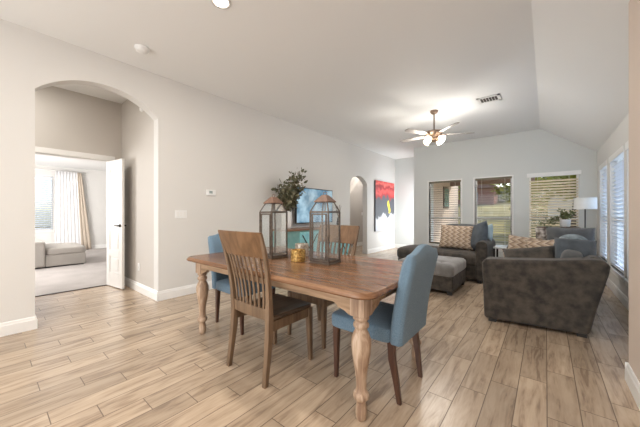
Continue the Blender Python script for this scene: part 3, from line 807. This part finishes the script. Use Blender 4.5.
st.build('stems', M['leaf_brown'], V)
lf = MB(); leaf_cluster(lf, stems, rnd, .095, 30, .05); lf.build('leaves', M['leaf'], V)
B = thing('twig_vase', 'dark slim vase with bare twigs on the sideboard behind the right lantern', 'vase', (-3.80, 5.33, .885))
b = MB(); b.lathe([(.03, 0), (.045, .05), (.03, .16), (.02, .2), (.026, .21)], 16); b.build('vase', M['metal_dark'], B, smooth=True)
b = MB()
for i in range(9):
    a = i*.7; b.tube([(0, 0, .19), (math.cos(a)*.03, math.sin(a)*.05, .33), (math.cos(a)*.05, math.sin(a)*.10, .5-.02*(i % 3))], .003, 5)
b.build('twigs', M['leaf_brown'], B)
# painting
PN = thing('abstract_painting', 'tall canvas painting of red, black and white with a yellow stroke', 'painting', (-4.046, 8.22, 1.415))
b = MB(); b.box(0, .045, -.66, .66, -.78, .78); b.build('canvas_edge', mat('canvas_edge', (.10, .10, .11), .7), PN)
b = MB(); b.box(.045, .049, -.66, .66, -.78, .78); b.build('painted_face', painting(), PN)

# ---------------------------------------------------------------- wall fittings
def plate(name, label, cat, loc, rz, w, h, n):
    t = thing(name, label, cat, loc, rz)
    b = MB(); b.box(-w/2, w/2, -.006, 0, -h/2, h/2); b.build('cover_plate', M['plastic'], t, bevel=.002)
    for i in range(n):
        x = (i-(n-1)/2)*w/n*.92
        k = MB(); k.box(x-.016, x+.016, -.010, -.006, -.03, .03); k.build('rocker' if 'switch' in name else 'socket', M['white'], t, bevel=.002)
    return t
plate('light_switch', 'wide white switch plate with three rockers beside the big archway', 'light switch', (-4.05, 1.805, 1.17), PI/2, .165, .115, 3)
plate('light_switch', 'small white switch plate inside the narrow far archway', 'light switch', (-5.3, 8.95, 1.17), PI/2, .075, .115, 1)
plate('wall_outlet', 'white power outlet low on the vestibule side wall', 'outlet', (-4.77, 1.505, .37), 0, .07, .115, 1)
TS = thing('thermostat', 'white thermostat on the left wall above the table end', 'thermostat', (-4.05, 2.26, 1.505), PI/2)
b = MB(); b.box(-.075, .075, -.028, 0, -.045, .045); b.build('housing', M['plastic'], TS, bevel=.006)
b = MB(); b.box(-.04, .015, -.030, -.028, -.015, .025); b.build('display', mat('lcd_grey', (.30, .36, .34), .3), TS)
SD = thing('smoke_detector', 'round white smoke detector on the ceiling above the archway', 'smoke detector', (-3.53, 1.145, CH))
b = MB(); b.lathe([(.075, 0), (.075, -.012), (.066, -.016), (.062, -.038), (.045, -.048), (.02, -.05)], 28); b.build('housing', M['plastic'], SD, smooth=True)
SD2 = thing('smoke_detector', 'small white detector high on the vestibule wall', 'smoke detector', (-4.62, 1.505, 2.73))
b = MB(); b.lathe([(.05, 0), (.05, .012), (.04, .03), (.02, .034)], 24); bmesh.ops.rotate(b.bm, cent=(0, 0, 0), matrix=Matrix.Rotation(PI/2, 3, 'X'), verts=b.bm.verts); b.build('housing', M['plastic'], SD2, smooth=True)
def vent(loc, rz, w, d, label):
    t = thing('ceiling_vent', label, 'vent', loc, rz)
    b = MB()
    for x0, x1, y0, y1 in ((-w, w, -d, -d+.04), (-w, w, d-.04, d), (-w, -w+.035, -d, d), (w-.035, w, -d, d)): b.box(x0, x1, y0, y1, -.012, 0)
    b.build('frame', M['white'], t)
    b = MB(); b.box(-w+.02, w-.02, -d+.02, d-.02, -.003, -.001); b.build('backing', mat('vent_dark', (.12, .11, .10), .8), t)
    b = MB(); n = 7
    for i in range(n):
        x = -w+.04+(2*w-.08)*i/(n-1); b.box(-.006, .006, -d+.02, d-.02, -.001, .001, Matrix.Translation((x, 0, -.008)) @ Matrix.Rotation(.7, 4, 'Y'))
    b.build('louvres', M['white'], t)
vent((-.72, 5.24, CH), 0, .16, .14, 'white louvred air vent on the ceiling to the right of the fan')
vent((-5.05, .95, CH), 0, .08, .16, 'dark air vent on the vestibule ceiling')
def downlight(x, y, z, e, label):
    t = thing('downlight', label, 'ceiling light', (x, y, z), 0, 'recessed downlights')
    b = MB(); b.lathe([(.085, -.001), (.088, -.006), (.066, -.009), (.063, -.002)], 28, cap=False); b.build('trim_ring', M['white'], t, smooth=True)
    b = MB(); b.lathe([(.062, -.003), (.030, -.0045), (.004, -.005)], 24); b.build('lens', mat('downlight_lens', (1, .95, .85), .5, emit=((1, .88, .70), 14)), t)
    light('downlight_or_fill', 'AREA', (x, y, z-.02), e, (1, .94, .86), shape='DISK', size=.12)
downlight(-2.22, 1.335, CH, 26, 'lit recessed downlight at the top edge of the photo')
for x, y in ((-2.0, -1.4), (-.3, -1.2), (-.30, .55)):  # added unseen fill lamps without fixtures, to brighten the near room
    light('downlight_or_fill', 'AREA', (x, y, CH-.02), 16, (1, .94, .86), shape='DISK', size=.12)
light('vestibule_fill', 'AREA', (-4.9, .1, CH-.03), 16, (1, .96, .90), shape='DISK', size=.2)  # added fill lamp with no fixture, lifts the vestibule
light('passage_fill', 'AREA', (-4.75, 8.5, CH-.03), 20, (1, .95, .90), shape='DISK', size=.9)  # added fill lamp with no fixture behind the narrow archway

# ---------------------------------------------------------------- ceiling fan
F = thing('ceiling_fan', 'bronze ceiling fan with five pale blades and lit glass shades', 'ceiling fan', (-1.58, 5.22, CH))
b = MB(); b.lathe([(.075, 0), (.072, -.02), (.05, -.05), (.02, -.062)], 24); b.build('canopy', M['nickel'], F, smooth=True)
b = MB(); b.tube([(0, 0, -.05), (0, 0, -.38)], .012, 12); b.build('down_rod', M['nickel'], F, smooth=True)
b = MB(); b.lathe([(.02, -.34), (.05, -.36), (.14, -.375), (.145, -.40), (.13, -.44), (.08, -.46), (.07, -.50), (.09, -.52), (.075, -.55), (.02, -.57)], 32); b.build('motor_housing', M['nickel'], F, smooth=True)
for k in range(5):
    a = math.radians(39.27-10+72*k)
    R = Matrix.Rotation(a, 4, 'Z') @ Matrix.Translation((0, 0, -.435)) @ Matrix.Rotation(math.radians(11), 4, 'X')
    b = MB(); pts = [(.20, -.035), (.24, -.045), (.60, -.058), (.66, -.048), (.68, -.016), (.68, .016), (.66, .048), (.60, .058), (.24, .045), (.20, .035)]
    b.prism(pts, -.004, .004, 'z'); bl = b.build('blade', M['fanblade'], F, M=R)
    b = MB(); b.box(.11, .25, -.018, .018, -.012, -.004); b.build('blade_arm', M['nickel'], bl, M=R)
shade_m = mat('lit_glass_shade', (1, .95, .85), .4, emit=((1, .82, .58), 5))
bulbs = []
for k in range(4):
    a = math.radians(32+90*k+39)
    R = Matrix.Rotation(a, 4, 'Z') @ Matrix.Translation((.075, 0, -.49)) @ Matrix.Rotation(math.radians(120), 4, 'Y')
    b = MB(); b.lathe([(.022, .03), (.034, .045), (.048, .08), (.062, .12), (.060, .12), (.046, .08), (.020, .035)], 20)
    sh = b.build('glass_shade', shade_m, F, smooth=True, M=R)
    b = MB(); b.lathe([(.010, -.03), (.012, .0), (.024, .01), (.024, .035)], 14); b.build('lamp_arm', M['nickel'], F, smooth=True, M=R)
    p = R @ Vector((0, 0, .17))
    light('fan_bulb', 'POINT', (F.location.x+p.x, F.location.y+p.y, CH+p.z), 14, (1, .95, .88), shadow_soft_size=.08)

# ---------------------------------------------------------------- near loveseat (local: x to its back, y along it)
S = thing('loveseat', 'large dark taupe loveseat with its arm side towards the camera', 'sofa', (-.53, 3.50, 0), 0)
LEN = 2.02
def arm(y0, y1, name, skew=0, dx=0):
    poly = [(.0, .03), (-.02, .58), (-.022, .63), (-.012, .665), (.02, .682), (.30, .695), (.60, .715), (.84, .745), (.93, .745), (.975, .725), (.99, .69), (.98, .62), (.90, .28), (.85, .03)]
    poly = [(x+(dx if x < .5 else 0), z) for x, z in poly]
    mb = MB(); mb.prism(poly, y0, y1, 'y')
    for v in mb.bm.verts: v.co.y += skew*v.co.x
    return mb.build(name, M['sofa'], S, bevel=.035, seg=4)
arm(0, .24, 'arm', .12); arm(LEN-.22, LEN, 'arm', 0, .06)
b = MB(); b.prism([(.62, .10), (.86, .10), (.985, .66), (.96, .74), (.88, .76), (.82, .72)], .26, LEN-.2, 'y'); b.build('back_frame', M['sofa'], S, bevel=.03, seg=3)
b = MB(); b.box(.07, .80, .30, LEN-.2, .05, .30); b.build('seat_base', M['sofa'], S, bevel=.02)
for k in range(2):
    y0 = .33+k*.735
    soft_box(.05, .72, y0, y0+.725, .29, .46, 8, .03).build('seat_cushion', M['sofa'], S, smooth=True, sub=1)
    Mx = Matrix.Translation((.72, y0+.36, .62)) @ Matrix.Rotation(math.radians(12), 4, 'Y')
    soft_box(-.09, .09, -.355, .355, -.20, .17, 8, .02, M=Mx).build('back_cushion', M['sofa_grey'], S, smooth=True, sub=1)
for x, y in ((.04, .03), (.76, .12), (.08, LEN-.09), (.76, LEN-.09)):
    b = MB(); b.box(x, x+.07, y, y+.06, 0, .04); b.build('foot', M['black'], S)

def place(mb_, name, m, label, cat, loc, rot, group=None, piping=None):
    o = mb_.build(name, m, smooth=True); o.location = loc; o.rotation_euler = rot
    return tag(o, label, cat, group)
R_ = math.radians
place(pillow_mb(.52, .52, .20), 'throw_pillow', M['sofa_grey'], 'big dark grey cushion standing at the far end of the loveseat', 'cushion', (.26, 5.16, .735), (R_(-10), 0, R_(4)))
place(pillow_mb(.35, .38, .24), 'throw_pillow', M['sofa_blue'], 'slumped slate grey cushion behind the loveseat near arm, throw over it', 'cushion', (.24, 4.05, .725), (R_(-22), R_(3), R_(4)))
place(pillow_mb(.42, .38, .13), 'throw_pillow', M['chevron'], 'zigzag patterned cushion leaning on the loveseat far arm, left one', 'cushion', (-.26, 5.16, .65), (R_(-16), R_(6), R_(4)))
place(pillow_mb(.42, .38, .13), 'throw_pillow', M['chevron'], 'zigzag patterned cushion beside the big grey cushion on the loveseat', 'cushion', (-.0, 4.92, .64), (R_(-20), R_(-8), R_(-6)))
place(pillow_mb(.26, .24, .12), 'throw_pillow', mat('dark_print', (.09, .065, .055), .9, var=((.6, .56, .52), 14, 2)), 'small dark brown and white cushion peeking over the zigzag ones', 'cushion', (.0, 5.36, .85), (R_(-15), 0, R_(10)))
# wedge like pillow lying behind the near arm
wp = thing('flat_pillow', 'dark backed pillow with zigzag rim slanting up behind the loveseat near arm', 'cushion', (-.14, 3.99, .615), 0)
wp.rotation_euler = (R_(-38), R_(-9), R_(2))
pillow_mb(.50, .42, .13).build('dark_side', M['sofa'], wp, smooth=True)
o = pillow_mb(.52, .44, .12).build('patterned_side', M['chevron'], wp, smooth=True); o.location = (0, .018, .004)
# throw blanket
def throw():
    mb = MB(); path = [(.05, 4.22, .72), (.08, 4.22, .83), (.13, 4.20, .91), (.20, 4.19, .935), (.28, 4.19, .935), (.34, 4.19, .90), (.38, 4.20, .84)]
    n = len(path); w = 10; top, bot = [], []
    for i, (x, y, z) in enumerate(path):
        rt, rb = [], []
        for j in range(w+1):
            s = j/w; off = (s-.5)*.15
            zz = z+.012*math.sin(j*2.1+i*.7)-.16*(s-.5)**2
            rt.append(mb.bm.verts.new((x-.25*off, y+off*.95, zz+.012))); rb.append(mb.bm.verts.new((x-.25*off, y+off*.95, zz-.006)))
        top.append(rt); bot.append(rb)
    for i in range(n-1):
        for j in range(w):
            mb.bm.faces.new([top[i][j], top[i+1][j], top[i+1][j+1], top[i][j+1]]); mb.bm.faces.new([bot[i][j], bot[i][j+1], bot[i+1][j+1], bot[i+1][j]])
    for i in range(n-1):
        for j in (0, w): mb.bm.faces.new([top[i][j], bot[i][j], bot[i+1][j], top[i+1][j]])
    for j in range(w):
        for i in (0, n-1): mb.bm.faces.new([top[i][j], top[i][j+1], bot[i][j+1], bot[i][j]])
    o = mb.build('throw_blanket', mat('pale_blue_knit', (.36, .43, .47), .9, bump=(120, .5), var=((.13, .16, .18), 14, 3)), sub=1)
    return tag(o, 'pale blue grey throw blanket draped over the slumped cushion', 'blanket')
throw()

# ---------------------------------------------------------------- far chaise sofa
Q = thing('chaise_sofa', 'taupe sofa with a rounded backless left end below the far windows', 'sofa', (0, 0, 0))
Q.location = (-2.40, 5.28, 0)
# base and rounded backless end
def stadium(x0, x1, y0, y1, r, n=8):
    out = [(x1, y0), (x1, y1)]
    for cx, cy, a in ((x0+r, y1-r, 90), (x0+r, y0+r, 180)):
        for i in range(n+1):
            t = math.radians(a+90*i/n); out.append((cx+r*math.cos(t), cy+r*math.sin(t)))
    return out
b = MB(); b.prism(stadium(.02, 1.52, .02, .92, .22), .06, .28, 'z'); b.build('seat_base', M['sofa'], Q, bevel=.02)
b = MB(); b.loft([[(x, y, z) for x, y in stadium(i, 1.50-i, i, .74, .24-i*.5)] for i, z in ((.03, .28), (0, .31), (0, .42), (.02, .465), (.07, .49), (.16, .505))]); b.build('seat_cushion', M['sofa'], Q, smooth=True, bevel=.01)
b = MB(); b.prism([(.70, .08), (.90, .08), (1.0, .80), (.96, .88), (.88, .87), (.82, .78)], .74, 1.6, 'x'); b.build('back_frame', M['sofa'], Q, bevel=.03, seg=3)
Mx = Matrix.Translation((1.10, .72, .70)) @ Matrix.Rotation(R_(-14), 4, 'X')
soft_box(-.34, .36, -.09, .09, -.20, .26, 8, .02, M=Mx).build('back_cushion', M['sofa_grey'], Q, smooth=True, sub=1)
pr = []
b = MB()
ring = [(.0, .06), (.0, .56)]+[(.085-.09*math.cos(t), .63+.09*math.sin(t)) for t in [i*PI/8 for i in range(9)]]+[(.175, .56), (.17, .06)]
b.prism([(x+1.48, z) for x, z in ring], -.03, .92, 'y'); b.build('arm', M['sofa'], Q, bevel=.02, seg=3)
b = MB(); b.prism([(.70, .30), (.92, .30), (.98, .82), (.84, .86), (.74, .70)], .70, .80, 'x'); b.build('back_end', M['sofa_grey'], Q, bevel=.03, seg=3)
for x, y in ((.2, .2), (1.5, .03), (.2, .82), (1.5, .84)):
    b = MB(); b.box(x, x+.06, y, y+.06, 0, .06); b.build('foot', M['black'], Q)
place(pillow_mb(.60, .46, .17), 'throw_pillow', M['chevron'], 'large zigzag patterned cushion on the sofa under the leftmost far window', 'cushion', (-1.31, 5.68, .735), (R_(-14), R_(2), R_(2)))
place(pillow_mb(.50, .50, .19), 'throw_pillow', M['sofa_blue'], 'slate blue cushion propped on end against the far sofa arm', 'cushion', (-.97, 5.70, .76), (R_(-14), R_(-16), R_(-48)))
place(pillow_mb(.34, .34, .12), 'throw_pillow', mat('arm_highlight_blue', (.36, .47, .53), .8, bump=(20, .4)), 'pale blue pillow shape standing for light on the far sofa arm', 'cushion', (-.87, 5.98, .80), (R_(-10), R_(-10), R_(-50)))  # added shape; its pale blue stands for light on the arm side

# ---------------------------------------------------------------- tufted ottoman
O = thing('tufted_ottoman', 'square button tufted taupe ottoman behind the blue chair', 'ottoman', (-1.02, 4.23, 0))
tf = [(-.22, .22, .03, .055), (-.66, .22, .03, .055), (-.22, .66, .03, .055), (-.66, .66, .03, .055), (-.44, .44, .03, .055)]
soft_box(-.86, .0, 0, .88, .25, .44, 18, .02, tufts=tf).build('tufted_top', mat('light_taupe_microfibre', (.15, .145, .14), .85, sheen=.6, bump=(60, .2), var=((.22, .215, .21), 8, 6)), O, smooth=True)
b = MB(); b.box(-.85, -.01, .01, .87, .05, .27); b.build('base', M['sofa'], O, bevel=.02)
for x, y in ((-.84, .03), (-.09, .03), (-.84, .79), (-.09, .79)):
    b = MB(); b.box(x, x+.06, y, y+.06, 0, .05); b.build('foot', M['black'], O)
for x, y, _, _ in tf:
    b = MB(); b.lathe([(.016, 0), (.014, .008), (.004, .011)], 12, (x, y, .425)); b.build('button', M['sofa'], O, smooth=True)

# ---------------------------------------------------------------- side table, plant table, lamp
E = thing('side_table', 'small dark side table with a pale top between the two sofas', 'side table', (-.53, 5.98, 0))
b = MB(); b.box(-.20, .16, -.22, .22, .56, .59); b.build('table_top', mat('pale_table_top', (.72, .74, .76), .15, coat=.5), E, bevel=.004)
for x in (-.185, .145):
    for y in (-.205, .205): b = MB(); b.box(x-.015, x+.015, y-.015, y+.015, 0, .56); b.build('leg', M['black'], E)
b = MB(); b.box(-.18, .14, -.2, .2, .18, .2); b.build('lower_shelf', M['black'], E)
G = thing('plant_table', 'dark corner table holding the potted plant behind the loveseat', 'table', (.30, 7.2, 0))
b = MB(); b.box(-.45, .20, -.22, .22, .885, .915); b.build('table_top', M['dark_leg'], G, bevel=.004)
for x in (-.42, .17):
    for y in (-.19, .19): b = MB(); b.box(x-.02, x+.02, y-.02, y+.02, 0, .885); b.build('leg', M['dark_leg'], G)
H = thing('potted_plant', 'small olive leaved plant trailing from a pale pot by the floor lamp', 'potted plant', (.29, 7.2, .915))
b = MB(); b.lathe([(.055, 0), (.075, .02), (.085, .13), (.09, .15), (.08, .15), (.07, .10)], 24); b.build('pot', M['vase'], H, smooth=True)
rnd = random.Random(4); st = MB(); ss = []
for i in range(12):
    a = rnd.uniform(0, 2*PI); sp = rnd.uniform(.03, .14); h = rnd.uniform(.2, .34)
    pts = [(0, 0, .13), (math.cos(a)*sp*.6, math.sin(a)*sp*.5, .13+(h-.13)*.6), (math.cos(a)*sp, math.sin(a)*sp*.6, h)]; ss.append(pts); st.tube(pts, .003, 5)
for i in range(4):
    L_ = .18+.07*i; pts = [(0, 0, .14), (-.09, -.02*i+.03, .19), (-L_*.65, .03-.02*i, .13), (-L_, .02-.015*i, .035+.01*i)]; ss.append(pts); st.tube(pts, .003, 5)
st.build('stems', M['leaf_brown'], H)
lf = MB(); leaf_cluster(lf, ss, rnd, .05, 20, .03); lf.build('leaves', M['leaf_dark'], H)
K = thing('floor_lamp', 'floor lamp with a wide white drum shade in the far right corner', 'floor lamp', (.575, 7.25, 0))
b = MB(); b.lathe([(.13, 0), (.13, .015), (.03, .03), (.012, .05)], 28); b.build('base', M['metal_dark'], K, smooth=False)
b = MB(); b.tube([(0, 0, .03), (0, 0, 1.34)], .010, 12); b.build('pole', M['metal_dark'], K)
b = MB(); b.lathe([(.165, 1.26), (.165, 1.475), (.160, 1.475), (.160, 1.26)], 36, cap=False); b.build('lamp_shade', M['lamp_shade'], K, smooth=False)

# ---------------------------------------------------------------- bedroom furniture
D = thing('bedroom_chaise', 'light oatmeal sectional sofa seen through the bedroom doorway', 'sofa', (-8.30, .70, 0))
b = MB(); b.box(-1.3, 0, .16, .84, .03, .28); b.build('seat_base', M['chaise'], D, bevel=.02)
soft_box(-1.3, .01, .15, .86, .26, .44, 6, .015).build('seat_cushion', M['chaise'], D, smooth=True, sub=1)
b = MB(); b.box(-1.3, .03, -.8, .16, .03, .58); b.build('back_block', M['chaise'], D, bevel=.04, seg=3)
b = MB(); b.box(-1.26, -.03, -.7, .80, 0, .03); b.build('plinth', M['black'], D)
def curtain(y0, y1, ytop0, ytop1, m, label, folds):
    mb = MB(); n = 60; x = -11.55; rt, rb = [], []
    V = []
    for k in range(9):
        f = k/8; z = .02+f*2.46; a = y0+(ytop0-y0)*f; b_ = y1+(ytop1-y1)*f
        V.append([mb.bm.verts.new((x+.007*math.sin(folds*2*PI*i/n+.5*f), a+(b_-a)*i/n, z)) for i in range(n+1)])
    for k in range(8):
        for i in range(n): mb.bm.faces.new([V[k][i], V[k][i+1], V[k+1][i+1], V[k+1][i]])
    o = mb.build('curtain', m, smooth=True); s = o.modifiers.new('t', 'SOLIDIFY'); s.thickness = .006
    return tag(o, label, 'curtain')
curtain(1.40, 2.02, 1.42, 1.92, M['curtain'], 'white sheer curtain hanging beside the bedroom window', 7)
curtain(2.02, 2.28, 1.92, 2.02, M['curtain_tan'], 'narrow tan drape at the right edge of the white curtain', 2.5)
b = MB(); b.tube([(-11.55, .2, 2.49), (-11.55, 2.15, 2.49)], .012, 8); tag(b.build('curtain_rod', M['white'], smooth=True), 'thin white rod carrying the bedroom curtains', 'curtain rod')
